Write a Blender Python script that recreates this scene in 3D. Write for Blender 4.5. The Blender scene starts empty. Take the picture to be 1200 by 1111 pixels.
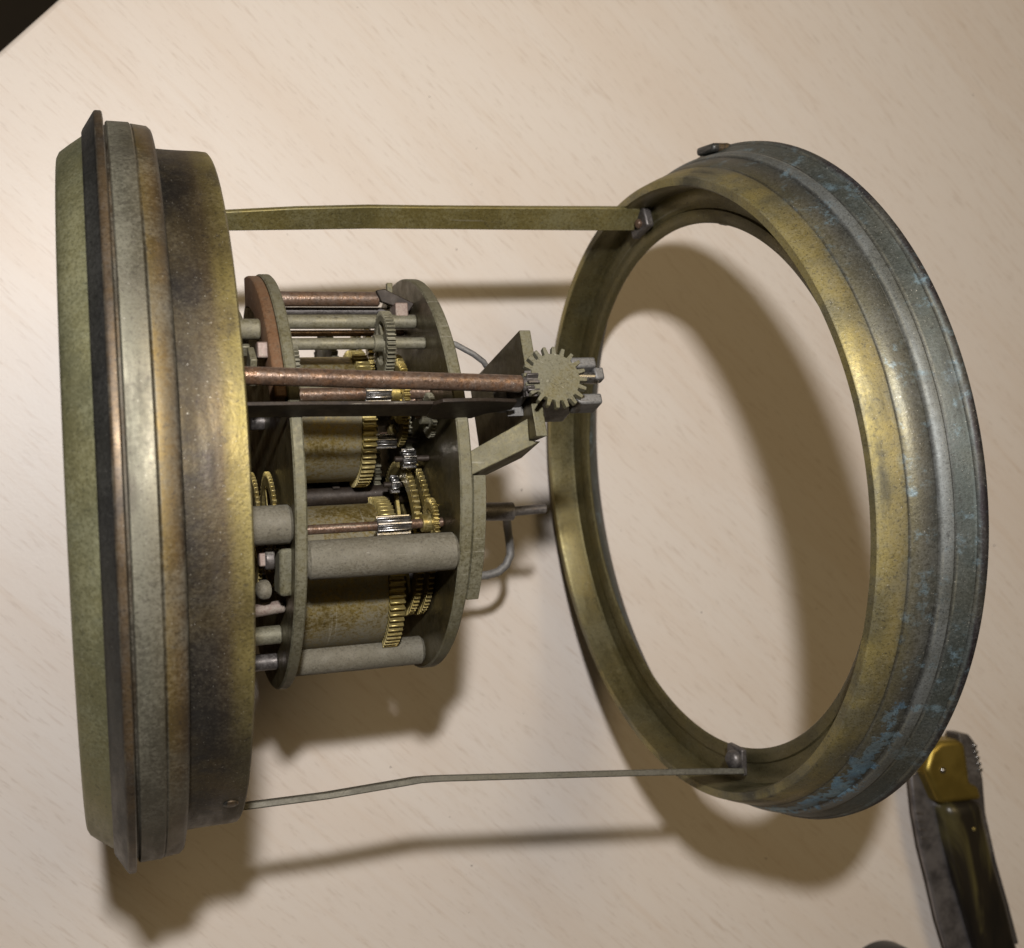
import bpy, bmesh, math, random
from mathutils import Vector, Matrix
random.seed(7)
S = 0.01                      # all dimensions below are centimetres
PI = math.pi
sc = bpy.context.scene
C = sc.collection

# ------------------------------------------------------------------ camera, light, exposure
cam = bpy.data.cameras.new('camera')
cam.lens = 41.8; cam.sensor_width = 36.0; cam.sensor_fit = 'HORIZONTAL'
cam.clip_start = 0.002; cam.clip_end = 20
co = bpy.data.objects.new('camera', cam); C.objects.link(co)
co.location = (-0.183*S, -0.204*S, 26.555*S)
co.rotation_euler = (0.026, -0.332, -0.052)
cam.dof.use_dof = True; cam.dof.focus_distance = 0.187; cam.dof.aperture_fstop = 36
sc.camera = co

w = bpy.data.worlds.new('World'); sc.world = w; w.use_nodes = True
bg = w.node_tree.nodes['Background']
bg.inputs['Color'].default_value = (1.0, 0.74, 0.42, 1); bg.inputs['Strength'].default_value = 0.05

def area(name, loc, target, power, col, sx, sy):
    l = bpy.data.lights.new(name, 'AREA'); l.shape = 'RECTANGLE'; l.size = sx; l.size_y = sy
    l.energy = power; l.color = col
    o = bpy.data.objects.new(name, l); C.objects.link(o); o.location = loc
    o.rotation_euler = (Vector(target)-Vector(loc)).to_track_quat('-Z', 'Y').to_euler()
    return o
area('flash_lamp', (-1.0*S, 7.4*S, 34.0*S), (6*S, 0, 0), 1.16, (1.0, 0.966, 0.95), 0.016, 0.010)
area('room_lamp', (0.42, 0.62, 1.45), (0.06, 0, 0.03), 5.7, (1.0, 0.76, 0.42), 0.7, 0.7)

sc.view_settings.view_transform = 'Standard'; sc.view_settings.look = 'None'
sc.view_settings.exposure = 0.0; sc.view_settings.gamma = 1.0
sc.cycles.use_denoising = True
sc.cycles.max_bounces = 6

# ------------------------------------------------------------------ node helpers
class NT:
    def __init__(s, name):
        s.m = bpy.data.materials.new(name); s.m.use_nodes = True
        s.t = s.m.node_tree; s.n = s.t.nodes; s.b = s.n['Principled BSDF']
        s.co = s.n.new('ShaderNodeTexCoord').outputs['Object']
    def link(s, a, b): s.t.links.new(a, b)
    def inp(s, sock, v):
        if isinstance(v, bpy.types.NodeSocket): s.link(v, sock)
        elif isinstance(v, (tuple, list)): sock.default_value = tuple(v)+((1,) if len(v) == 3 and sock.type == 'RGBA' else ())
        else: sock.default_value = v
    def map(s, scale=(1, 1, 1), rot=(0, 0, 0), loc=(0, 0, 0), src=None):
        n = s.n.new('ShaderNodeMapping'); s.link(src or s.co, n.inputs[0])
        n.inputs['Scale'].default_value = scale; n.inputs['Rotation'].default_value = rot; n.inputs['Location'].default_value = loc
        return n.outputs[0]
    def noise(s, scale, detail=4, rough=.55, vec=None, dist=0):
        n = s.n.new('ShaderNodeTexNoise'); s.link(vec or s.co, n.inputs['Vector'])
        n.inputs['Scale'].default_value = scale; n.inputs['Detail'].default_value = detail
        n.inputs['Roughness'].default_value = rough; n.inputs['Distortion'].default_value = dist
        return n.outputs[0]
    def voro(s, scale, vec=None):
        n = s.n.new('ShaderNodeTexVoronoi'); s.link(vec or s.co, n.inputs['Vector']); n.inputs['Scale'].default_value = scale
        return n.outputs['Distance']
    def math(s, op, a, b=0.0, clamp=False):
        n = s.n.new('ShaderNodeMath'); n.operation = op; n.use_clamp = clamp
        s.inp(n.inputs[0], a); s.inp(n.inputs[1], b); return n.outputs[0]
    def rng(s, v, a, b, c=0.0, d=1.0, smooth=True):
        n = s.n.new('ShaderNodeMapRange'); s.inp(n.inputs[0], v)
        if smooth: n.interpolation_type = 'SMOOTHSTEP'
        for i, q in enumerate((a, b, c, d)): n.inputs[i+1].default_value = q
        return n.outputs[0]
    def mix(s, f, a, b, mode='MIX'):
        n = s.n.new('ShaderNodeMix'); n.data_type = 'RGBA'; n.blend_type = mode
        s.inp(n.inputs[0], f); s.inp(n.inputs[6], a); s.inp(n.inputs[7], b); return n.outputs[2]
    def ramp(s, v, stops, interp='LINEAR'):
        n = s.n.new('ShaderNodeValToRGB'); s.inp(n.inputs[0], v); r = n.color_ramp; r.interpolation = interp
        while len(r.elements) < len(stops): r.elements.new(0.5)
        for e, (p, c) in zip(r.elements, stops): e.position = p; e.color = (*c, 1)
        return n.outputs[0]
    def xyz(s, src=None):
        n = s.n.new('ShaderNodeSeparateXYZ'); s.link(src or s.co, n.inputs[0]); return n.outputs
    def bump(s, h, strength, dist):
        n = s.n.new('ShaderNodeBump'); n.inputs['Strength'].default_value = strength; n.inputs['Distance'].default_value = dist
        s.link(h, n.inputs['Height']); s.link(n.outputs[0], s.b.inputs['Normal'])
    def done(s, col, rough=.5, metal=0.0, spec=None):
        s.inp(s.b.inputs['Base Color'], col); s.inp(s.b.inputs['Roughness'], rough); s.inp(s.b.inputs['Metallic'], metal)
        if spec is not None: s.b.inputs['Specular IOR Level'].default_value = spec
        return s.m

def aged(name, clean, dull, dark, dust=(.30, .28, .23), dark_lo=.52, dull_lo=.40, metal=.75, rough=.42, dust_amt=.5,
         speck=.5, scale=1.0, base=None, turned=False, relief=.22, dust_lo=.42):
    """metal that has tarnished in patches, spotted dark and lies under a thin film of dust;
    turned pieces carry their wear in streaks round the turning axis (local x)"""
    k = NT(name)
    vec = k.co
    if turned:
        x, y, z = k.xyz()[0:3]
        n = k.n.new('ShaderNodeCombineXYZ')
        k.link(x, n.inputs[0]); k.link(k.math('MULTIPLY', k.math('ARCTAN2', y, z), .0095), n.inputs[1])
        k.link(k.math('MULTIPLY', k.math('SQRT', k.math('ADD', k.math('MULTIPLY', y, y), k.math('MULTIPLY', z, z))), .5), n.inputs[2])
        vec = n.outputs[0]
    big = k.noise(70*scale, 5, .6, dist=.4); mid = k.noise(300*scale, 5, .65, vec=vec); fine = k.noise(1700, 3, .6)
    c0 = base(k) if base else clean
    c = k.mix(k.rng(big, dull_lo, dull_lo+.22), c0, k.mix(.6, c0, dull))
    dk = k.rng(k.math('ADD', k.math('MULTIPLY', mid, .6), k.math('MULTIPLY', big, .4)), dark_lo, dark_lo+.16)
    c = k.mix(k.math('MULTIPLY', dk, .7), c, dark)
    pits = k.rng(k.noise(1350, 3, .6), .61, .67)
    c = k.mix(k.math('MULTIPLY', pits, .5), c, dark)
    du = k.math('MULTIPLY', k.rng(k.math('ADD', k.math('MULTIPLY', fine, .5), k.math('MULTIPLY', k.noise(120, 4), .5)), dust_lo, dust_lo+.24), dust_amt)
    c = k.mix(du, c, dust)
    scr = k.rng(k.noise(900, 2, .5, vec=k.map(scale=(1, .05, 1), src=vec) if turned else k.map(scale=(.06, 1, 1))), .70, .74)
    c = k.mix(k.math('MULTIPLY', scr, .28), c, (.42, .40, .33))
    grain = k.noise(3400, 3, .7)
    c = k.mix(k.rng(grain, .50, .30, 0.0, .55), c, dark)
    c = k.mix(k.rng(grain, .54, .78, 0.0, .30*speck+.05), c, dust)
    sp = k.rng(k.noise(3600, 2, .5), .70, .76)
    c = k.mix(k.math('MULTIPLY', sp, speck), c, (.52, .50, .44))
    ro = k.math('ADD', k.math('MULTIPLY', du, .35), k.rng(mid, .3, .7, rough-.08, rough+.14), clamp=True)
    me = k.math('MULTIPLY', k.math('SUBTRACT', 1.0, k.math('MULTIPLY', du, .85)), metal)
    h = k.math('ADD', k.math('MULTIPLY', fine, .6), k.math('MULTIPLY', mid, .5))
    if getattr(k, 'crust', None) is not None: h = k.math('ADD', h, k.math('MULTIPLY', k.crust, 1.6))
    k.bump(h, relief, .0002)
    return k.done(c, ro, me)

def axial(x0, x1, stops, wob=.02, interp='LINEAR'):
    """tarnish that differs from one turned band to the next (x is the turning axis, cm)"""
    def f(k):
        x = k.math('MULTIPLY', k.xyz()[0], 100.0)
        t = k.math('DIVIDE', k.math('SUBTRACT', x, x0), x1-x0)
        t = k.math('ADD', t, k.math('MULTIPLY', k.math('SUBTRACT', k.noise(90, 4), .5), wob*2))
        return k.ramp(t, stops, interp)
    return f

def grooves(k, c, x0, x1, dirt, worn, wd=.014):
    x = k.math('MULTIPLY', k.xyz()[0], 100.0)
    n = k.noise(70, 5, .65)
    for p in dirt:
        d = k.math('ABSOLUTE', k.math('SUBTRACT', x, p))
        f = k.math('MULTIPLY', k.rng(d, wd*2.2, wd*.4), k.rng(n, .25, .55))
        c = k.mix(k.math('MULTIPLY', f, .85), c, (.022, .020, .017))
    for p in worn:
        d = k.math('ABSOLUTE', k.math('SUBTRACT', x, p))
        f = k.math('MULTIPLY', k.rng(d, wd*1.3, wd*.2), k.rng(n, .40, .70))
        c = k.mix(k.math('MULTIPLY', f, .6), c, (.33, .31, .23))
    return c
GOLD = (.46, .37, .12); OLIVE = (.26, .24, .13); GREY = (.27, .265, .215); DARK = (.045, .042, .04); BROWN = (.20, .13, .06)
M = {}
M['rim'] = aged('tarnished_front_moulding', (.235, .225, .115), (.20, .205, .125), (.08, .085, .055), dust=(.225, .23, .165), metal=.7, dust_amt=.32, rough=.42, dark_lo=.56, turned=True, relief=.12)
M['flange'] = aged('blackened_brass', (.045, .045, .042), (.030, .030, .031), (.016, .016, .018), dust=(.085, .085, .08), metal=.6, dust_amt=.3, speck=.3, turned=True, relief=.12,
    base=lambda k: grooves(k, axial(-.24, .08, [(0, (.075, .075, .068)), (.25, (.055, .055, .050)), (.5, (.05, .05, .046)), (.55, (.030, .028, .026)), (.62, (.10, .07, .04)), (1, (.13, .088, .045))], .03)(k), 0, 1, (.068, -.225), (-.05, .058), .012))
def step_base(k):
    c = axial(0, .76, [(0, (.12, .075, .035)), (.13, (.15, .10, .05)), (.165, (.20, .195, .15)), (.30, (.175, .17, .13)), (.45, (.155, .145, .105)), (.585, (.165, .15, .105)), (.615, (.215, .155, .055)), (.82, (.16, .108, .045)), (.95, (.09, .065, .04)), (1, (.05, .044, .038))], .02)(k)
    c = grooves(k, c, 0, .76, (.09, .468, .755), (.135, .482))
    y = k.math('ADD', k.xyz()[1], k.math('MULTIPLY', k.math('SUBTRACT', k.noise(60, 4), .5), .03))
    return k.mix(k.math('MULTIPLY', k.rng(y, -.026, -.050), .7), c, (.05, .047, .045))  # grime and the shade of the side away from the flash, both in the colour
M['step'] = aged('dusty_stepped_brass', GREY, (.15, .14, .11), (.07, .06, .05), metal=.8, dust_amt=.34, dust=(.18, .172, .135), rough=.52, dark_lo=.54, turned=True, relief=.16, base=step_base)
def drum_base(k):
    c = axial(.76, 1.6, [(0, (.022, .020, .018)), (.12, (.030, .026, .022)), (.40, (.042, .034, .027)), (.58, (.075, .055, .03)), (.72, (.165, .13, .046)), (.92, (.235, .192, .065)), (1, (.29, .245, .095))], .09)(k)
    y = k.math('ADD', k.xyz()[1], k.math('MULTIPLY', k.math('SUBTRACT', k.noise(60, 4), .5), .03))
    c = grooves(k, c, 0, 1, (.775,), (1.585,), .02)
    return k.mix(k.math('MULTIPLY', k.rng(y, -.020, -.040), .85), c, (.042, .040, .038))          # grime, plus shade painted into the side turned from the flash
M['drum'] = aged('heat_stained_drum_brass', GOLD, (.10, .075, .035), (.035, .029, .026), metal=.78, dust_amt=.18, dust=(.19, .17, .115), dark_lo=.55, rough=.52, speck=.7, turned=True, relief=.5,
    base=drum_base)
def ring_base(k):
    c = axial(0, 1.55, [(0, (.30, .245, .085)), (.22, (.21, .17, .065)), (.30, (.125, .11, .06)), (.42, (.085, .08, .06)), (.52, (.055, .058, .053)), (.56, (.17, .182, .178)),
              (.66, (.15, .16, .155)), (.70, (.062, .072, .066)), (.84, (.068, .080, .073)), (.87, (.12, .145, .14)), (.905, (.028, .022, .026)), (1, (.018, .015, .017))], .04)(k)
    c = grooves(k, c, 0, 1.55, (.435, .83, 1.05, 1.345), (.012, .45, .87, 1.085, 1.36), .016)
    x, y, z = k.xyz()[0:3]
    # verdigris: blue-green copper salts where water stood, a patch of its own shape low on one side
    n = k.noise(150, 5, .7); n2 = k.noise(420, 4, .7)
    side = k.rng(y, -.022, -.048)
    bx = k.math('SUBTRACT', 1.0, k.math('MULTIPLY', k.math('ABSOLUTE', k.math('SUBTRACT', x, .0068)), 300.0), clamp=True)
    upside = k.rng(z, -.012, .008)
    m = k.rng(k.math('ADD', k.math('MULTIPLY', k.math('MULTIPLY', side, bx), upside), k.math('MULTIPLY', k.math('SUBTRACT', n2, .5), 2.8)), .46, .74)
    m = k.math('MULTIPLY', m, k.math('MULTIPLY', side, upside))
    c = k.mix(m, c, k.mix(k.rng(n, .35, .65), (.11, .25, .40), (.24, .42, .56)))
    k.crust = k.math('MULTIPLY', m, k.noise(900, 4, .7))
    spots = k.math('MULTIPLY', k.math('MULTIPLY', k.rng(n, .50, .62), k.rng(n2, .45, .62)), k.rng(x, .0028, .0060))
    return k.mix(k.math('MULTIPLY', spots, .75), c, (.20, .30, .36))
M['ring'] = aged('verdigrised_rear_bezel_brass', GOLD, (.085, .085, .065), (.030, .029, .026), dust=(.15, .155, .148), metal=.65, dust_amt=.24, rough=.50, dark_lo=.54, speck=.6, turned=True, relief=.35, base=ring_base)
M['ring_in'] = aged('inner_bezel_brass', (.155, .13, .055), (.115, .105, .058), (.04, .033, .02), dust=(.13, .122, .08), metal=.78, dust_amt=.25, rough=.40, dark_lo=.56, turned=True)
M['plate'] = aged('dusty_movement_brass', (.135, .12, .062), (.12, .115, .08), (.055, .048, .034), dust=(.148, .141, .10), metal=.5, dust_amt=.75, dust_lo=.38, rough=.55, dark_lo=.62, speck=.2)
M['pillar'] = aged('dust_coated_pillar', relief=.5, clean=(.118, .105, .076), dull=(.11, .102, .076), dark=(.05, .043, .034), dust=(.142, .132, .103), metal=.2, dust_amt=.9, rough=.65, dark_lo=.64, speck=.2)
M['face'] = aged('dull_plate_face', (.13, .105, .05), (.09, .075, .04), (.035, .028, .018), dust=(.13, .12, .09), metal=.85, dust_amt=.22, rough=.36, dark_lo=.54, speck=.15)
M['barrel'] = aged('spring_barrel_brass', (.26, .19, .048), (.16, .125, .055), (.07, .05, .022), dust=(.14, .132, .10), metal=.78, dust_amt=.85, turned=True, dust_lo=.34, rough=.45, dark_lo=.64, speck=.15)
M['wheel'] = aged('wheel_brass', (.38, .29, .08), (.26, .21, .085), (.12, .09, .04), dust=(.27, .255, .20), metal=.8, dust_amt=.35, rough=.36, dark_lo=.62, speck=.1)
M['teeth'] = aged('bright_tooth_brass', (.44, .36, .13), (.32, .26, .11), (.18, .14, .07), metal=.75, dust_amt=.25, rough=.34, dark_lo=.66, speck=.1)
M['dwheel'] = aged('dusty_grey_wheel', (.16, .145, .09), (.14, .135, .10), (.06, .055, .04), dust=(.17, .16, .125), metal=.4, dust_amt=.7, rough=.5, dark_lo=.62, speck=.2)
M['steel'] = aged('polished_pinion_steel', (.36, .355, .35), (.25, .245, .24), (.10, .09, .08), metal=1.0, dust_amt=.1, rough=.22, dark_lo=.66, speck=.1)
M['dsteel'] = aged('dark_steel', (.10, .09, .085), (.07, .06, .055), (.03, .026, .024), dust=(.17, .16, .15), metal=.6, dust_amt=.4, rough=.42, speck=.2)
M['block'] = aged('grey_steel_block', (.15, .147, .143), (.12, .117, .112), (.05, .046, .043), dust=(.165, .16, .148), metal=.4, dust_amt=.7, rough=.5, speck=.3)
M['rust'] = aged('rusted_steel_rod', (.13, .082, .055), (.20, .098, .045), (.035, .026, .022), dust=(.17, .14, .12), metal=.5, dust_amt=.3, rough=.30, dark_lo=.46, dull_lo=.42, speck=.7, scale=3.2, relief=.6)
M['redlever'] = aged('rusty_lever', (.14, .072, .034), (.17, .085, .036), (.05, .032, .02), dust=(.145, .11, .07), metal=.25, dust_amt=.45, rough=.6, dark_lo=.56, speck=.1)
M['soot'] = aged('browned_strip_steel', (.022, .015, .010), (.030, .020, .013), (.010, .008, .007), dust=(.06, .05, .04), metal=.4, dust_amt=.25, rough=.5, speck=.1)
M['pink'] = aged('pinkish_steel', (.18, .13, .11), (.15, .105, .088), (.13, .09, .07), metal=.25, dust_amt=.5, rough=.5, dark_lo=.62)
M['strap'] = aged('olive_strap_brass', (.19, .155, .05), (.13, .115, .05), (.06, .05, .03), dust=(.20, .195, .12), metal=.55, dust_amt=.4, rough=.45, dark_lo=.58, speck=.15)
M['strap_grey'] = aged('grey_strap_brass', (.10, .093, .07), (.08, .076, .06), (.04, .036, .03), dust=(.12, .112, .088), metal=.4, dust_amt=.6, rough=.5, dark_lo=.60, speck=.3)

# ------------------------------------------------------------------ mesh helpers
Z0 = 6.0                       # height of the clock's axis above the table
class MB:
    def __init__(s): s.v = []; s.f = []
    def add(s, vs, fs):
        b = len(s.v); s.v += [tuple(v) for v in vs]; s.f += [tuple(b+i for i in f) for f in fs]; return s
    def lathe(s, prof, seg=96, closed=False, a0=0.0, a1=2*PI, rot=None, off=(0, 0, 0)):
        """revolve (x, r) round the local x axis; angle 0 is up (z), growing towards +y"""
        full = abs(a1-a0-2*PI) < 1e-6; n = seg if full else seg+1; vs = []; m = len(prof)
        for i in range(n):
            a = a0+(a1-a0)*i/seg
            for x, r in prof: vs.append(Vector((x, r*math.sin(a), r*math.cos(a))))
        fs = []
        for i in range(seg):
            j = (i+1) % n
            for k in range(m if closed else m-1):
                l = (k+1) % m
                fs.append((i*m+k, i*m+l, j*m+l, j*m+k))
        if not full and closed:
            fs.append(tuple(range(m))[::-1]); fs.append(tuple((n-1)*m+k for k in range(m)))
        if rot is not None: vs = [rot @ v for v in vs]
        o = Vector(off); return s.add([v+o for v in vs], fs)
    def rod(s, p, q, r, seg=24, bev=.02, r2=None):
        p = Vector(p); q = Vector(q); d = q-p; L = d.length; r2 = r2 or r
        rot = Vector((1, 0, 0)).rotation_difference(d).to_matrix()
        return s.lathe([(0, 1e-4), (0, r-bev), (bev, r), (L-bev, r2), (L, r2-bev), (L, 1e-4)], seg, rot=rot, off=p)
    def tube(s, pts, r, seg=12):
        pts = [Vector(p) for p in pts]; vs = []; fs = []; prev = None
        for i, p in enumerate(pts):
            t = (pts[min(i+1, len(pts)-1)]-pts[max(i-1, 0)]).normalized()
            u = t.orthogonal().normalized() if prev is None else (prev-t*prev.dot(t)).normalized(); prev = u; v = t.cross(u)
            for k in range(seg):
                a = 2*PI*k/seg; vs.append(p+r*(math.cos(a)*u+math.sin(a)*v))
        for i in range(len(pts)-1):
            for k in range(seg):
                l = (k+1) % seg; fs.append((i*seg+k, i*seg+l, (i+1)*seg+l, (i+1)*seg+k))
        fs += [tuple(range(seg))[::-1], tuple((len(pts)-1)*seg+k for k in range(seg))]
        return s.add(vs, fs)
    def prism(s, poly, ext):
        n = len(poly); e = Vector(ext); vs = [Vector(p) for p in poly]; vs += [v+e for v in vs]
        fs = [tuple(range(n)), tuple(range(2*n-1, n-1, -1))]+[(i, n+i, n+(i+1) % n, (i+1) % n) for i in range(n)]
        return s.add(vs, fs)
    def box(s, c, size, rot=None):
        c = Vector(c); h = [q/2 for q in size]; vs = []
        for a in (-1, 1):
            for b in (-1, 1):
                for d in (-1, 1):
                    v = Vector((a*h[0], b*h[1], d*h[2])); vs.append(c+(rot @ v if rot is not None else v))
        return s.add(vs, [(0, 1, 3, 2), (4, 6, 7, 5), (0, 4, 5, 1), (2, 3, 7, 6), (0, 2, 6, 4), (1, 5, 7, 3)])
    def ribbon(s, pts, wide, thick):
        """flat strip along pts; wide = half-width vector, thick = half-thickness vector (or lists of them)"""
        vs = []; fs = []; n = len(pts)
        for i, p in enumerate(pts):
            p = Vector(p); W = Vector(wide[i] if isinstance(wide, list) else wide); T = Vector(thick[i] if isinstance(thick, list) else thick)
            vs += [p+W+T, p+W-T, p-W-T, p-W+T]
        for i in range(n-1):
            for k in range(4): fs.append((i*4+k, i*4+(k+1) % 4, (i+1)*4+(k+1) % 4, (i+1)*4+k))
        fs += [(3, 2, 1, 0), tuple((n-1)*4+k for k in range(4))]
        return s.add(vs, fs)
    def gear(s, x0, x1, r_in, root, tip, n, a_off=0.0, width=.5):
        """toothed annulus between x0 and x1 about the local x axis"""
        ang = []; pit = 2*PI/n
        for i in range(n):
            a = a_off+i*pit
            for da, r in ((-.5*width*1.15, root), (-.5*width*.62, tip), (.5*width*.62, tip), (.5*width*1.15, root)): ang.append((a+da*pit, r))
        m = len(ang); vs = []; fs = []
        for x in (x0, x1):
            for a, r in ang: vs.append((x, r*math.sin(a), r*math.cos(a)))
        for x in (x0, x1):
            for a, r in ang: vs.append((x, r_in*math.sin(a), r_in*math.cos(a)))
        for i in range(m):
            j = (i+1) % m
            fs += [(i, m+i, m+j, j), (2*m+i, i, j, 2*m+j), (m+i, 3*m+i, 3*m+j, m+j), (3*m+i, 2*m+i, 2*m+j, 3*m+j)]
        return s.add(vs, fs)
    def spokes(s, x0, x1, r0, r1, n, wid, a_off=0.0):
        for i in range(n):
            a = a_off+2*PI*i/n; R = Matrix.Rotation(-a, 3, 'X')
            s.box(R @ Vector(((x0+x1)/2, 0, (r0+r1)/2)), (x1-x0, wid, r1-r0+.04), R)
        return s
    def build(s, name, mat, parent=None, org=(0, 0, 0), bevel=0.0, smooth=40, rot=None, segs=2):
        me = bpy.data.meshes.new(name)
        me.from_pydata([(v[0]*S, v[1]*S, v[2]*S) for v in s.v], [], s.f)
        bm = bmesh.new(); bm.from_mesh(me); bmesh.ops.recalc_face_normals(bm, faces=bm.faces); bm.to_mesh(me); bm.free()
        for p in me.polygons: p.use_smooth = True
        me.set_sharp_from_angle(angle=math.radians(smooth))
        me.materials.append(mat)
        o = bpy.data.objects.new(name, me); C.objects.link(o)
        o.location = [q*S for q in org]
        if rot is not None: o.rotation_euler = rot.to_euler()
        if parent is not None:
            o.parent = parent
            if parent.parent is not None: o.location = Vector(o.location)-Vector(parent.location)
        if bevel:
            b = o.modifiers.new('bevel', 'BEVEL'); b.width = bevel*S; b.segments = segs; b.limit_method = 'ANGLE'; b.angle_limit = math.radians(40)
        return o
def axis_at(y, z): return (0, y, z+Z0)

# ------------------------------------------------------------------ setting: table top and the floor below its edge
def table_material():
    k = NT('beech_laminate')
    wide = k.noise(9, 4, .6, vec=k.map(scale=(6, 1, 1)), dist=.6)
    mid = k.noise(26, 6, .7, vec=k.map(scale=(26, 1, 1)), dist=.15)
    fl = k.noise(210, 3, .6, vec=k.map(scale=(8, 1, 1)))
    fl2 = k.noise(120, 4, .6, vec=k.map(scale=(13, 1, 1), loc=(3, 1, 0)))
    c = k.mix(k.rng(wide, .35, .68), (.605, .552, .500), (.585, .518, .455))
    c = k.mix(k.math('MULTIPLY', k.rng(mid, .50, .74), .30), c, (.50, .40, .31))
    c = k.mix(k.math('MULTIPLY', k.rng(fl, .58, .72), .30), c, (.36, .29, .23))
    c = k.mix(k.math('MULTIPLY', k.rng(fl2, .57, .70), .30), c, (.40, .31, .24))
    c = k.mix(k.math('MULTIPLY', k.rng(k.noise(900, 2, .5), .76, .80), .25), c, (.32, .28, .25))
    k.bump(k.math('ADD', k.math('MULTIPLY', fl, .5), k.noise(1400, 2)), .06, .0003)
    return k.done(c, .43, 0.0, .46)
def slab():
    m = MB(); m.box((0, 0, 0), (150, 90, 2.4)); return m
# the table's near edge runs diagonally: its outward normal is (-1, 1)
tn = Vector((-1, 1, 0)).normalized(); off = 7.85-45
tb = slab().build('table', table_material(), org=(tn.x*off, tn.y*off, -1.2), bevel=.12, segs=3)
tb.rotation_euler = (0, 0, math.radians(45))
tb['kind'] = 'structure'
def edge_material():
    k = NT('dark_edge_band'); return k.done(k.mix(k.noise(200), (.035, .025, .03), (.05, .04, .04)), .5)
e = MB().box((0, 45.06, -.35), (150, .10, 2.0)).build('edge_band', edge_material(), tb, org=(0, 0, 0), bevel=.03)
def floor_material():
    k = NT('dark_floor')
    c = k.mix(k.noise(14, 5, .65), (.012, .009, .007), (.05, .04, .032)); return k.done(c, .7)
fl = MB().box((0, 0, 0), (400, 400, 4)).build('floor', floor_material(), org=(-30, 60, -76))
fl['kind'] = 'structure'

# ------------------------------------------------------------------ the clock
clock = bpy.data.objects.new('clock_movement', None); C.objects.link(clock)
clock['label'] = 'dismantled antique brass clock movement standing on edge between round bezel and rear ring'
clock['category'] = 'clock movement'

A = axis_at(0, 0)
# front bezel: moulding, thin flange, stepped body
glass_rim = MB().lathe([(-.60, 5.05), (-.60, 5.28), (-.56, 5.36), (-.42, 5.47), (-.24, 5.60), (-.20, 5.62), (-.20, 5.0)], 192, closed=True).build('front_moulding', M['rim'], clock, A)
MB().lathe([(-.22, 5.625), (-.235, 5.66), (-.215, 5.71), (-.065, 5.955), (-.045, 5.985), (-.02, 5.995), (.05, 5.995), (.066, 5.98), (.07, 5.95), (.07, 5.2), (-.22, 5.2)], 192, closed=True).build('flange', M['flange'], clock, A)
MB().lathe([(.073, 5.2), (.073, 5.78), (.105, 5.785), (.11, 5.83), (.13, 5.85), (.44, 5.845), (.455, 5.83), (.468, 5.815), (.48, 5.825), (.70, 5.80), (.745, 5.76), (.757, 5.70), (.757, 5.2)], 192, closed=True).build('bezel_step', M['step'], clock, A)
# drum wall with a few shallow dents
dr = MB().lathe([(.76, 5.25), (.76, 5.44), (.775, 5.475), (.95, 5.465), (1.2, 5.46), (1.45, 5.46), (1.575, 5.45), (1.60, 5.42), (1.60, 5.27), (1.57, 5.25)], 192, closed=True)
drum = dr.build('drum', M['drum'], clock, A)
for deg, xx in ((-57, 1.38),):                      # screws through the drum wall
    a = math.radians(deg); nrm = Vector((0, math.sin(a), math.cos(a)))
    rot = Vector((1, 0, 0)).rotation_difference(nrm).to_matrix()
    q = MB().lathe([(-.02, 1e-4), (-.02, .11), (.02, .11), (.035, .085), (.036, 1e-4)], 24, rot=rot).build('screw', M['flange'], drum, Vector(A)+Vector((xx, 0, 0))+nrm*5.455)
# dial behind its glass: closes the drum
def dial_mat():
    k = NT('copper_dial_back'); return k.done(k.mix(k.noise(120), (.16, .085, .04), (.09, .05, .03)), .5, .4)
def glass_mat():
    k = NT('bevelled_glass'); k.b.inputs['Transmission Weight'].default_value = 1.0; k.b.inputs['IOR'].default_value = 1.5
    return k.done((.86, .93, .82), .02)
MB().lathe([(.30, .001), (.30, 5.18), (.42, 5.18), (.42, .001)], 128).build('dial', dial_mat(), clock, A)
MB().lathe([(-.58, .001), (-.56, 2.5), (-.50, 4.4), (-.42, 5.03), (-.34, 5.03), (-.42, 4.4), (-.48, 2.5), (-.50, .001)], 128).build('glass', glass_mat(), clock, A)

# rear ring (bezel): its own slightly skewed axis
rn = Vector((1, .060, -.051)).normalized()
RY = rn.cross(Vector((0, 0, 1))).normalized() * -1
RZ = rn.cross(RY)
if RZ.z < 0: RZ = -RZ
RM = Matrix((rn, RY, RZ)).transposed()
RC = Vector((10.009, -.473, .367+Z0))
def ringp(d, r, a): return RC + RM @ Vector((d, r*math.sin(a), r*math.cos(a)))
ring = MB().lathe([(0, 5.60), (.0, 5.735), (.02, 5.757), (.24, 5.85), (.42, 5.915), (.435, 5.905), (.45, 5.93), (.62, 6.005), (.80, 6.07), (.83, 6.065), (.855, 6.105), (.90, 6.15), (1.02, 6.18), (1.05, 6.165),
    (1.09, 6.185), (1.22, 6.25), (1.33, 6.30), (1.345, 6.295), (1.36, 6.325), (1.42, 6.36), (1.48, 6.36), (1.52, 6.33), (1.53, 6.27),
    (1.45, 6.15), (1.2, 5.85), (.80, 5.60), (.69, 5.56), (.69, 5.52), (.66, 5.56)], 256, closed=True).build('rear_bezel', M['ring'], clock, RC, rot=RM)
MB().lathe([(.005, 5.62), (.01, 5.598), (.06, 5.57), (.50, 5.555), (.56, 5.54), (.575, 5.40), (.60, 5.36), (.61, 5.20), (.575, 5.17), (.58, 5.06), (.62, 4.955), (.655, 4.93), (.685, 4.94), (.685, 5.56), (.66, 5.62)], 256, closed=True).build('inner_lip', M['ring_in'], clock, RC, rot=RM)
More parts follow.
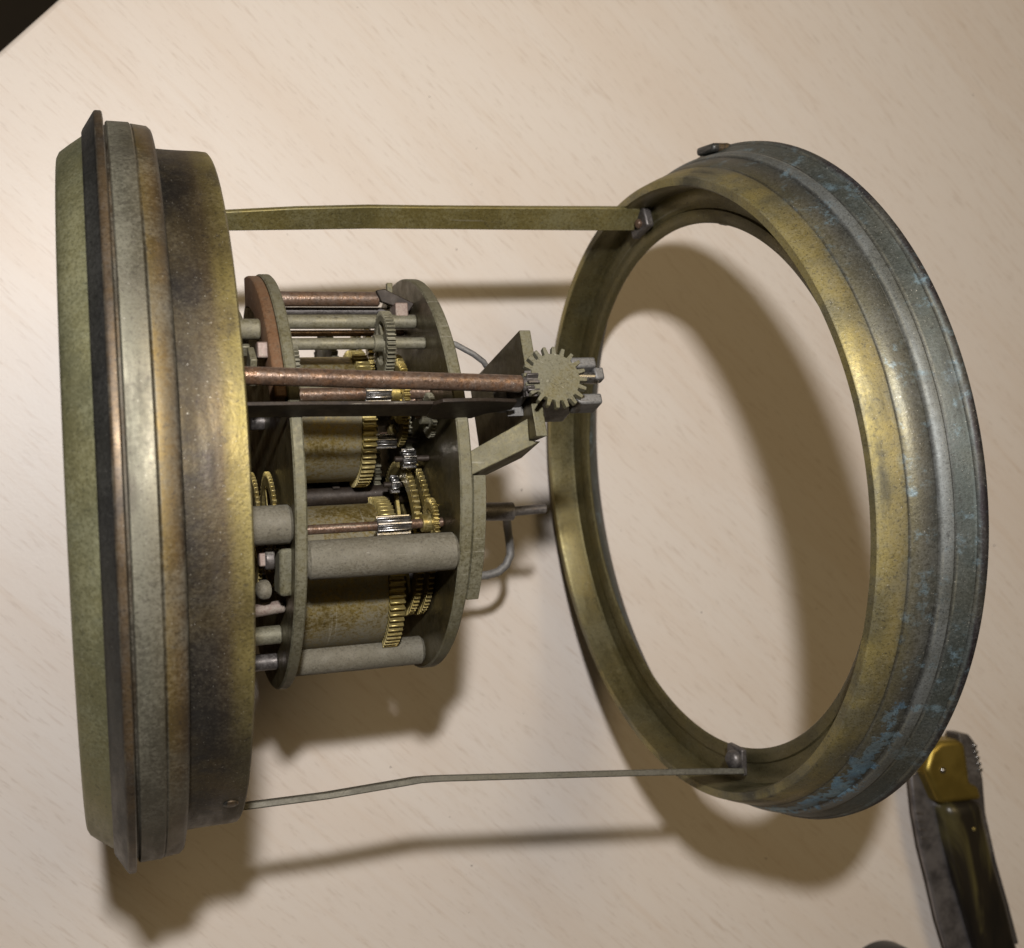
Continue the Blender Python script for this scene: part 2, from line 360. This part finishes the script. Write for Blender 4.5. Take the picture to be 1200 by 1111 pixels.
# lug at the ring's upper side and a clip on the lip
def chunk(name, mat, c, size, rot, bevel=.04, parent=clock):
    return MB().box((0, 0, 0), size, rot).build(name, mat, parent, c, bevel=bevel)
def ring_rot(a): return RM @ Matrix.Rotation(-a, 3, 'X')
lug = MB(); Rl = ring_rot(math.radians(84))
lug.box((0, 0, 0), (.42, .60, .16), Rl)
lug.build('lug', M['flange'], clock, ringp(1.22, 6.30, math.radians(84)), bevel=.06)
chunk('clip', M['dsteel'], ringp(.80, 4.98, math.radians(72)), (.30, .26, .14), ring_rot(math.radians(72)))

# straps joining bezel and ring
PH = math.radians(19)
u = Vector((0, -math.cos(PH), math.sin(PH))); v = Vector((0, math.sin(PH), math.cos(PH)))      # movement's own right and up (12 o'clock)
ps = math.radians(12); sv = Vector((0, math.sin(ps), math.cos(ps))); su = Vector((0, math.cos(ps), -math.sin(ps)))
def lift(p): return Vector((p[0], p[1], p[2]+Z0))
top_pts = [(.9, 4.61, -.6), (2.1, 4.66, -.6), (3.3, 4.73, -.6), (4.6, 4.79, -.6), (5.7, 4.81, -.6), (7.7, 4.85, -.6), (9.1, 4.88, -.6), (9.98, 4.90, -.6)]
pt = math.radians(46); tv = Vector((0, math.sin(pt), math.cos(pt))); tu = Vector((0, math.cos(pt), -math.sin(pt)))
wd = [tv*q for q in (.18, .19, .22, .23, .23, .24, .25, .25)]
MB().ribbon([lift(p) for p in top_pts], wd, tu*.05).build('strap', M['strap'], clock, bevel=.018)
low_pts = [(.9, -5.08, .86), (1.76, -5.17, .88), (3.1, -5.17, .9), (4.3, -5.125, .9), (4.65, -5.11, .9), (5.0, -5.13, .9), (7, -5.33, .9), (9, -5.53, .9), (10.45, -5.69, .9), (10.72, -5.72, .9)]
wl = [sv*q for q in (.30, .30, .30, .32, .32, .32, .33, .34, .34, .34)]
MB().ribbon([lift(p) for p in low_pts], wl, su*.055).build('strap', M['strap_grey'], clock, bevel=.018)
# their feet, screwed to the ring's lip
f1 = MB(); f1.box((0, 0, 0), (.18, .46, .66), RM @ Matrix.Rotation(math.radians(-12), 3, 'X')); f1.build('strap_foot', M['dsteel'], clock, lift((10.08, 4.84, -.62)), bevel=.04)
def screw(c, r, h, mat, d, parent=clock, name='screw'):
    d = Vector(d).normalized(); rot = Vector((1, 0, 0)).rotation_difference(d).to_matrix()
    return MB().lathe([(0, 1e-4), (0, r), (h*.45, r), (h*.8, r*.78), (h, r*.35), (h*1.02, 1e-4)], 24, rot=rot).build(name, mat, parent, c)
screw(lift((9.98, 4.78, -.50)), .09, .08, M['rust'], (-1, -.2, .2))
f2 = MB(); f2.box((0, 0, 0), (.12, .50, .50), RM @ Matrix.Rotation(math.radians(6), 3, 'X')); f2.build('strap_foot', M['dsteel'], clock, lift((10.76, -5.50, .90)), bevel=.03)
screw(lift((10.68, -5.47, .98)), .17, .17, M['dsteel'], (-1, 0, .35))

# movement plates
def disc(name, mat, y, z, r, x0, x1, seg=128, bev=.025):
    o = MB().lathe([(x0, 1e-3), (x0, r-bev), (x0+bev, r), (x1-bev, r), (x1, r-bev), (x1, 1e-3)], seg).build(name, mat, clock, axis_at(y, z))
    o.data.materials.append(M['face'])             # broad faces are bare metal, the rim is coated with dust
    for p in o.data.polygons:
        if abs(p.normal.x) > .95: p.material_index = 1
    return o
disc('front_plate', M['plate'], .05, 0, 3.50, 2.42, 2.60)
disc('back_plate', M['plate'], .08, .08, 3.40, 4.90, 5.10)
# sector plate behind the back plate
sec = MB(); a0, a1 = math.radians(-2), math.radians(-37)
sec.lathe([(5.103, 1.2), (5.103, 3.36), (5.115, 3.39), (5.30, 3.39), (5.315, 3.36), (5.315, 1.2)], 24, closed=True, a0=a1, a1=a0)
sec.build('bell_cock', M['plate'], clock, axis_at(.08, .08))
# pillars
def pillar(y, z, r, x0=2.602, x1=4.898, mat='pillar', bev=.05):
    return MB().lathe([(x0, 1e-3), (x0, r-bev), (x0+bev, r), ((x0+x1)/2, r*1.03), (x1-bev, r), (x1, r-bev), (x1, 1e-3)], 40).build('pillar', M[mat], clock, axis_at(y, z))
pillar(-1.17, 3.03, .29); pillar(-2.95, .72, .24); pillar(2.60, 1.30, .115, bev=.02, mat='dwheel'); pillar(1.6, -2.6, .25); pillar(-1.3, -2.85, .25)
# spring barrels with their toothed rims
def barrel(y, z, r, x1, g0, g1, n):
    b = MB().lathe([(2.70, 1e-3), (2.70, r-.03), (2.73, r), (x1, r), (x1+.01, r-.1), (x1+.01, 1e-3)], 96).build('spring_barrel', M['barrel'], clock, axis_at(y, z))
    MB().gear(g0, g1, r*.5, r-.02, r+.11, n, .02, .42).build('tooth_ring', M['teeth'], b, axis_at(y, z), bevel=.006, segs=1)
    MB().rod((2.2, 0, 0), (4.899, 0, 0), .14).build('arbor', M['dsteel'], b, axis_at(y, z))
    return b
barrel(-1.60, .50, 1.20, 4.14, 4.15, 4.40, 72)
barrel(1.05, .50, 1.06, 3.86, 3.87, 4.10, 66)
# wheels: rim with teeth, hub, spokes, arbor
def wheel(y, z, r, x0, x1, n, mat='wheel', spokes=4, rim=.16, arb=None, arb_r=.07, arb_mat='rust', tooth=.09, a=.3, pin=None, pin_r=.13, hub=.14, pin_mat='steel'):
    o = axis_at(y, z)
    w_ = MB().gear(x0, x1, r-rim-tooth, r-tooth, r, n).spokes(x0+.02, x1-.02, hub*.7, r-rim-tooth, spokes, .11, a).build('wheel', M[mat], clock, o, bevel=.005, segs=1)
    MB().lathe([(x0-.12, 1e-3), (x0-.12, hub), (x1+.04, hub), (x1+.04, 1e-3)], 24).build('hub', M[mat], w_, o, bevel=.01)
    if arb: MB().rod((arb[0], 0, 0), (arb[1], 0, 0), arb_r, 20).build('arbor', M[arb_mat], w_, o)
    if pin: MB().gear(pin[0], pin[1], .02, pin_r*.68, pin_r, 8, .2, .42).build('pinion', M[pin_mat], w_, o, bevel=.006, segs=1)
    return w_
wheel(2.17, 1.85, .52, 4.16, 4.30, 44, 'dwheel', 4, .10, (2.602, 4.898), .095, 'dwheel', .07, .55)                    # spoked wheel by the hammer arbor
wheel(1.36, 1.98, .50, 4.36, 4.46, 40, 'wheel', 4, .10, (2.602, 4.898), .105, 'rust', .07, .2, (3.83, 4.25), .16)
wheel(-.74, 2.42, .40, 4.66, 4.74, 36, 'wheel', 4, .10, (2.602, 4.898), .075, 'rust', .07, .2, (3.82, 4.36), .155)
wheel(-1.02, .75, 1.32, 4.57, 4.67, 76, 'wheel', 4, .17, (4.50, 4.898), .07, 'rust', .10, .35)
wheel(-1.02, .75, 1.32, 4.77, 4.86, 76, 'wheel', 4, .17, (4.6, 4.899), .07, 'rust', .10, .9)
wheel(1.30, 1.05, .78, 4.52, 4.62, 54, 'wheel', 4, .12, (3.9, 4.898), .07, 'rust', .08, .5)
wheel(.75, .35, .80, 4.70, 4.80, 56, 'dwheel', 4, .14, (4.4, 4.898), .07, 'rust', .09, .1)
MB().rod((2.602, -.25, .2), (4.898, -.25, .2), .17, 24).build('arbor', M['soot'], clock, (0, 0, Z0))
for y, z, x0, x1, rr, m in ((.30, 1.75, 4.44, 4.66, .17, 'steel'), (.62, 1.15, 4.14, 4.5, .13, 'steel'), (1.05, 2.55, 4.55, 4.8, .12, 'steel'), (-.1, .95, 4.42, 4.56, .16, 'steel')):
    q = MB().gear(x0, x1, .02, rr*.68, rr, 9, .2, .42).build('pinion', M[m], clock, axis_at(y, z), bevel=.005, segs=1)
    MB().rod((x0-.12, 0, 0), (4.898, 0, 0), .05, 14, .01).build('arbor', M['soot'], q, axis_at(y, z))
wheel(.95, 2.50, .36, 4.70, 4.77, 34, 'dwheel', 4, .09, (4.5, 4.898), .05, 'rust', .06, .2)
for y, z in ((2.1, -1.3), (-2.5, -1.2), (0, -1.5)):
    wheel(y, z, .95, 4.45, 4.56, 60, 'wheel', 4, .15, (2.602, 4.898), .09, 'soot', .08, .2)
for y, z, rr, x0, m in ((.9, -.95, 1.25, 2.95, 'soot'), (-1.0, -1.1, 1.25, 3.15, 'dwheel'), (.1, -.6, 1.0, 3.55, 'soot'), (1.6, -1.2, 1.2, 3.75, 'dwheel'), (-.9, -.9, 1.2, 3.95, 'soot'), (.35, -.75, 1.1, 4.30, 'dwheel')):  # extra dark wheels, added to hide the table and keep the interior dark
    wheel(y, z, rr, x0, x0+.12, 60, m, 6, .55, None, .07, 'rust', .08, .2, hub=.3)
MB().prism([(2.9, -2.2, -1.9), (4.7, -2.2, -1.9), (4.7, 2.1, -2.2), (2.9, 2.1, -2.2)], (0, 0, -.08)).build('dark_fill_plate', M['soot'], clock, (0, 0, Z0), bevel=.02)  # added dark plate, closes the gaps so the movement looks dark inside
# slim arbors near the upper rim
for y, z, r, m in ((3.02, 1.0, .125, 'rust'), (2.86, .75, .065, 'dsteel'), (2.52, .5, .055, 'rust')):
    MB().rod((2.602, y, z), (4.36 if r > .1 else 4.898, y, z), r, 24).build('arbor', M[m], clock, (0, 0, Z0))
MB().gear(2.62, 2.70, .05, .17, .21, 22, 0).build('small_pinion', M['dwheel'], clock, axis_at(3.0, .95), bevel=.004, segs=1)
MB().gear(2.62, 2.72, .05, .30, .36, 30, 0).build('small_pinion', M['dwheel'], clock, axis_at(1.75, 2.35), bevel=.004, segs=1)
# hammer lever at the end of the thick arbor
MB().prism([(4.28, 3.14, 1.10), (4.42, 3.16, 1.12), (4.92, 2.92, 1.12), (4.82, 2.78, 1.12), (4.36, 2.95, 1.10)], (0, 0, .10)).build('hammer_lever', M['soot'], clock, (0, 0, Z0), bevel=.015)
MB().box((0, 0, 0), (.22, .24, .42)).build('hammer_tail', M['pink'], clock, lift((4.66, 2.79, 1.16)), bevel=.02)
MB().box((0, 0, 0), (.10, .42, .10)).build('bridge', M['plate'], clock, lift((4.60, 3.12, .80)), bevel=.015)

# regulator rod from the dial to the suspension, and its gear seen face on
MB().rod((.45, 1.54, 3.90), (5.80, 1.29, 3.90), .13, 32, .03).build('regulator_rod', M['rust'], clock, (0, 0, Z0))
MB().rod((5.80, 1.29, 3.90), (6.05, 1.28, 3.90), .11, 24, .03).build('rod_tip', M['dsteel'], clock, (0, 0, Z0))
MB().gear(5.84, 6.02, .05, .13, .20, 9, .1, .45).build('rod_pinion', M['dsteel'], clock, axis_at(1.285, 3.90), bevel=.006, segs=1)
gx = Matrix((v, u, Vector((1, 0, 0)))).transposed()
gr = MB().gear(-.05, .05, .04, .385, .505, 20, .1, .50).build('regulator_gear', M['plate'], clock, lift((6.31, 1.36, 3.95)), bevel=.008, segs=1, rot=gx)
MB().lathe([(.05, 1e-3), (.05, .12), (.056, .13), (.056, 1e-3)], 32).build('gear_boss', M['plate'], gr, lift((6.31, 1.36, 3.95))+Vector((0, 0, 0)))
# lifting strip beside the rod
st = MB(); c0 = Vector((1.5, 1.17, 3.62)); 
def strip_pts(xs): return [lift((x, 1.03-.01*(x-1.5)+dy, 3.60+dz)) - v*.0 for x, dy, dz in xs]
MB().ribbon(strip_pts([(1.0, 0, 0), (2.5, 0, 0), (4.50, -.02, 0)]), [v*.22]*3, u*.03).build('lifting_strip', M['soot'], clock, bevel=.01)
MB().ribbon(strip_pts([(4.44, -.035, .02), (4.56, -.035, .04), (5.15, -.03, .05), (5.35, .0, .05), (5.75, .02, .05)]), [v*.22, v*.33, v*.33, v*.24, v*.14], u*.03).build('strip_end', M['soot'], clock, bevel=.01)
# suspension cock: rear plate, side arm, steel block with forked jaws
ctr = Vector((0, 1.30, 3.45+Z0))
def uv(x, a, b): return Vector((x, 0, 0))+ctr+u*a+v*b
cock = MB().prism([uv(6.03, -.90, .10), uv(6.03, .86, .06), uv(6.03, .70, -.6), uv(6.03, .2, -2.7), uv(6.03, -1.25, -2.67)], (.19, 0, 0)).build('suspension_cock', M['plate'], clock, bevel=.02)
cock.data.materials.append(M['face'])
for p in cock.data.polygons:
    if abs(p.normal.x) > .9: p.material_index = 1
MB().prism([lift((5.102, .33, 3.36)), lift((6.028, .80, 3.46)), lift((6.028, .46, 3.48)), lift((6.215, .44, 3.48)), lift((5.102, -.03, 3.36))], (0, -.22, -.9)).build('cock_arm', M['plate'], cock, bevel=.015)
MB().box((0, 0, 0), (.26, .30, .05)).build('ledge', M['block'], cock, lift((5.90, 1.0, 3.25)), bevel=.01)
MB().box((0, 0, 0), (.34, .36, .62), Matrix((Vector((1, 0, 0)), -u, v)).transposed()).build('suspension_block', M['dsteel'], cock, lift((5.82, 1.18, 3.30)), bevel=.03)
BR = Matrix((Vector((1, 0, 0)), -u, v)).transposed()
jaw = MB().box((-.28, 0, -.55), (.62, .66, .9), BR).build('jaw_block', M['block'], cock, lift((6.85, 1.22, 3.62)), bevel=.03)
for dy in (.30, -.28):
    MB().box((0, 0, 0), (.42, .17, .42), BR).build('jaw', M['block'], cock, lift((6.97, 1.28+dy*1.0, 3.42-dy*.3)), bevel=.035)
MB().rod((6.7, 1.42, 3.45), (7.22, 1.40, 3.45), .10, 20).build('screw', M['steel'], cock, (0, 0, Z0))
MB().box((0, 0, 0), (.16, .20, .2), BR).build('screw_head', M['block'], cock, lift((7.22, 1.44, 3.45)), bevel=.03)
# loose wire, crutch arbor and hook behind the plate
MB().tube([lift(p) for p in ((5.10, 2.34, 1.35), (5.55, 2.20, 1.4), (5.85, 2.03, 1.42), (6.03, 1.90, 1.4), (6.16, 1.74, 1.3))], .05).build('steel_spring', M['block'], clock)
MB().rod((5.10, -.62, -.4), (7.05, -.70, -.4), .17, 28).build('crutch_arbor', M['dsteel'], clock, (0, 0, Z0))
MB().rod((7.05, -.70, -.4), (7.70, -.68, -.4), .09, 24).build('crutch_pin', M['dsteel'], clock, (0, 0, Z0))
hook = []
for p in ((6.95, -.62, -.6), (7.25, -.80, -1.4), (7.50, -1.10, -2.1), (7.60, -1.42, -2.3), (7.60, -1.62, -2.3), (7.50, -1.82, -2.3), (7.32, -1.95, -2.3), (7.08, -2.0, -2.3), (6.6, -1.98, -2.3), (6.1, -1.93, -2.3)): hook.append(lift(p))
MB().tube(hook, .085, 14).build('crutch_hook', M['block'], clock)

# under-dial work between drum and front plate
MB().rod((.45, -.62, 3.02), (2.419, -.62, 3.02), .29, 32, .04).build('dial_foot', M['pillar'], clock, (0, 0, Z0))
b = MB(); b.prism([(2.20, -.98, 2.95), (2.20, -1.70, 2.72), (2.20, -1.70, 2.1), (2.20, -.98, 2.2)], (.216, 0, 0)); b.build('stop_block', M['plate'], clock, (0.05, 0, Z0), bevel=.06)
MB().box((0, 0, 0), (.22, .20, .20)).build('winding_square', M['pink'], clock, lift((2.085, -1.13, 2.62)), bevel=.02)
MB().rod((2.06, -1.13, 2.62), (2.2, -1.13, 2.62), .16, 20).build('square_collar', M['dsteel'], clock, (0, 0, Z0))
screw(lift((2.10, -1.60, 2.35)), .15, .16, M['pillar'], (-1, 0, .5), name='click_screw')
MB().rod((1.9, -1.95, 2.0), (2.41, -1.9, 2.0), .10, 16).build('click_pin', M['pink'], clock, (0, 0, Z0))
MB().rod((1.7, -2.4, 1.4), (2.419, -2.4, 1.4), .15, 20).build('click_pin', M['dwheel'], clock, (0, 0, Z0))
MB().rod((1.9, -2.9, .8), (2.419, -2.9, .8), .14, 20).build('click_pin', M['dsteel'], clock, (0, 0, Z0))
wheel(-.75, 1.40, .95, 2.03, 2.09, 60, 'wheel', 4, .16, (1.2, 2.41), .10, 'dsteel', .08, .4)
wheel(-.72, 1.42, .92, 2.28, 2.34, 60, 'wheel', 4, .16, (2.2, 2.41), .10, 'dsteel', .08, .4)
lv = MB().lathe([(2.24, 2.95), (2.24, 3.44), (2.26, 3.47), (2.416, 3.47), (2.416, 2.95)], 40, closed=True, a0=math.radians(20), a1=math.radians(86)).build('rack_lever', M['redlever'], clock, axis_at(.05, 0), bevel=.02)
MB().box((0, 0, 0), (.16, .24, .22)).build('lever_stud', M['pink'], clock, lift((2.17, 1.98, 2.62)), bevel=.02)
MB().lathe([(1.93, 2.75), (1.93, 2.95), (2.06, 2.95), (2.06, 2.75)], 30, closed=True, a0=math.radians(44), a1=math.radians(86)).build('click_spring', M['dwheel'], clock, axis_at(.05, 0), bevel=.02)
MB().rod((1.86, 2.35, 2.25), (2.2, 2.35, 2.25), .16, 24).build('lever_boss', M['dwheel'], clock, (0, 0, Z0))
MB().box((0, 0, 0), (.10, .45, .4), Matrix.Rotation(math.radians(35), 3, 'X')).build('click', M['dwheel'], clock, lift((2.02, 1.75, 2.55)), bevel=.015)

# ------------------------------------------------------------------ folding knife on the table
knife = bpy.data.objects.new('folding_knife', None); C.objects.link(knife)
knife['label'] = 'folding pocket knife with brass bolster and dark horn handle lying on the table'
knife['category'] = 'knife'
knife.location = (0, 0, 0)
def outline(pts, z0, z1, name, mat, bevel, parent=knife, segs=4):
    return MB().prism([(x, y, z0) for x, y in pts], (0, 0, z1-z0)).build(name, mat, parent, (0, 0, 0), bevel=bevel, segs=segs)
def horn():
    k = NT('horn_handle'); n = k.noise(38, 5, .6, vec=k.map(scale=(1.6, .5, 1)), dist=.8)
    return k.done(k.ramp(n, [(.40, (.007, .006, .005)), (.54, (.014, .011, .007)), (.64, (.07, .06, .022)), (.76, (.15, .12, .05))]), .34)
def brass():
    k = NT('polished_brass'); n = k.noise(150, 4); return k.done(k.mix(n, (.36, .265, .06), (.25, .19, .05)), k.rng(n, .3, .7, .34, .50), .9)
def blade_steel():
    k = NT('worn_blade_steel'); n = k.noise(160, 5, .65)
    return k.done(k.mix(k.rng(n, .4, .7), (.32, .31, .33), (.13, .125, .135)), .38, .85)
HB = horn()
outline([(19.96, -8.95), (20.14, -9.97), (20.40, -11.09), (20.86, -12.73), (21.2, -14.0), (21.6, -15.4), (22.3, -16.6), (23.3, -17.2), (23.9, -16.6), (23.3, -15.4), (22.6, -14.2), (22.13, -13.0), (21.87, -11.82), (21.53, -10.65), (21.28, -9.5), (21.23, -8.98)],
        .12, 1.08, 'handle', HB, .34, segs=6)
outline([(19.46, -8.05), (19.66, -7.56), (19.99, -7.36), (20.50, -7.38), (20.74, -7.50), (20.80, -8.0), (20.84, -8.55), (21.12, -8.68), (21.20, -9.03), (19.86, -8.97)], .14, 1.02, 'bolster', brass(), .13, segs=4)
ks = M['dsteel']
sp = outline([(20.62, -7.25), (20.95, -7.30), (21.15, -7.56), (21.33, -8.5), (21.36, -9.4), (21.62, -10.7), (21.95, -11.9), (22.22, -13.0), (22.10, -13.0), (21.5, -10.6), (20.9, -9.3), (20.7, -7.7)], .36, .92, 'back_spring', M['dsteel'], .06)
for i in range(5):
    MB().box((0, 0, 0), (.12, .09, .36), Matrix.Rotation(-.2, 3, 'Z')).build('spring_notch', M['steel'], sp, (21.08+.035*i, -7.62-.16*i, .80), bevel=.02)
bl = outline([(19.30, -8.20), (19.62, -8.09), (20.3, -8.2), (20.5, -10), (21.0, -12.9), (21.3, -14.3), (20.75, -14.3), (20.42, -13.6), (20.15, -12.87), (19.91, -12.02), (19.70, -10.99), (19.49, -10.07), (19.36, -9.17)], .44, .60, 'blade', blade_steel(), .06)
for i in range(4):
    MB().box((0, 0, 0), (.26, .075, .06), Matrix.Rotation(-.25, 3, 'Z')).build('file_mark', M['dsteel'], bl, (19.52+.035*i, -9.25-.22*i, .59), bevel=.015)
for x, y, m in ((19.98, -8.10, 'steel'), (20.82, -9.72, 'teeth')):
    screw((x, y, .99), .085, .10, M[m], (0, 0, 1), parent=knife, name='pin')

# ------------------------------------------------------------------ black cap at the frame's lower edge
def cap_mat():
    k = NT('black_plastic'); return k.done(k.mix(k.noise(300), (.012, .012, .014), (.02, .02, .022)), .35)
cap = MB().lathe([(0, 1e-3), (0, 1.12), (.03, 1.18), (.55, 1.2), (.68, 1.16), (.74, 1.06), (.74, .8), (.62, .74), (.60, 1e-3)], 64, rot=Matrix.Rotation(math.radians(-90), 3, 'Y')).build('black_cap', cap_mat(), None, (18.45, -13.75, .002))
cap['label'] = 'small round black plastic cap at the lower frame edge beside the knife'; cap['category'] = 'cap'

# ------------------------------------------------------------------ crumbs and hairs that fell on the table
d = MB()
def crumb(x, y, r):
    vs = [Vector((x, y, .012))+Vector((random.uniform(-1, 1), random.uniform(-1, 1), random.uniform(-.3, .8)))*r for _ in range(6)]
    d.add(vs, [(0, 1, 2), (0, 2, 3), (0, 3, 4), (0, 4, 1), (5, 2, 1), (5, 3, 2), (5, 4, 3), (5, 1, 4)])
for _ in range(46):
    crumb(random.uniform(1.8, 23), random.uniform(-12, 11.5), random.choice((.014, .016, .02, .028)))
k = NT('grey_lint')
ds = d.build('table_dust', k.done(k.mix(k.noise(60), (.10, .085, .07), (.22, .19, .16)), .9))
ds['kind'] = 'stuff'
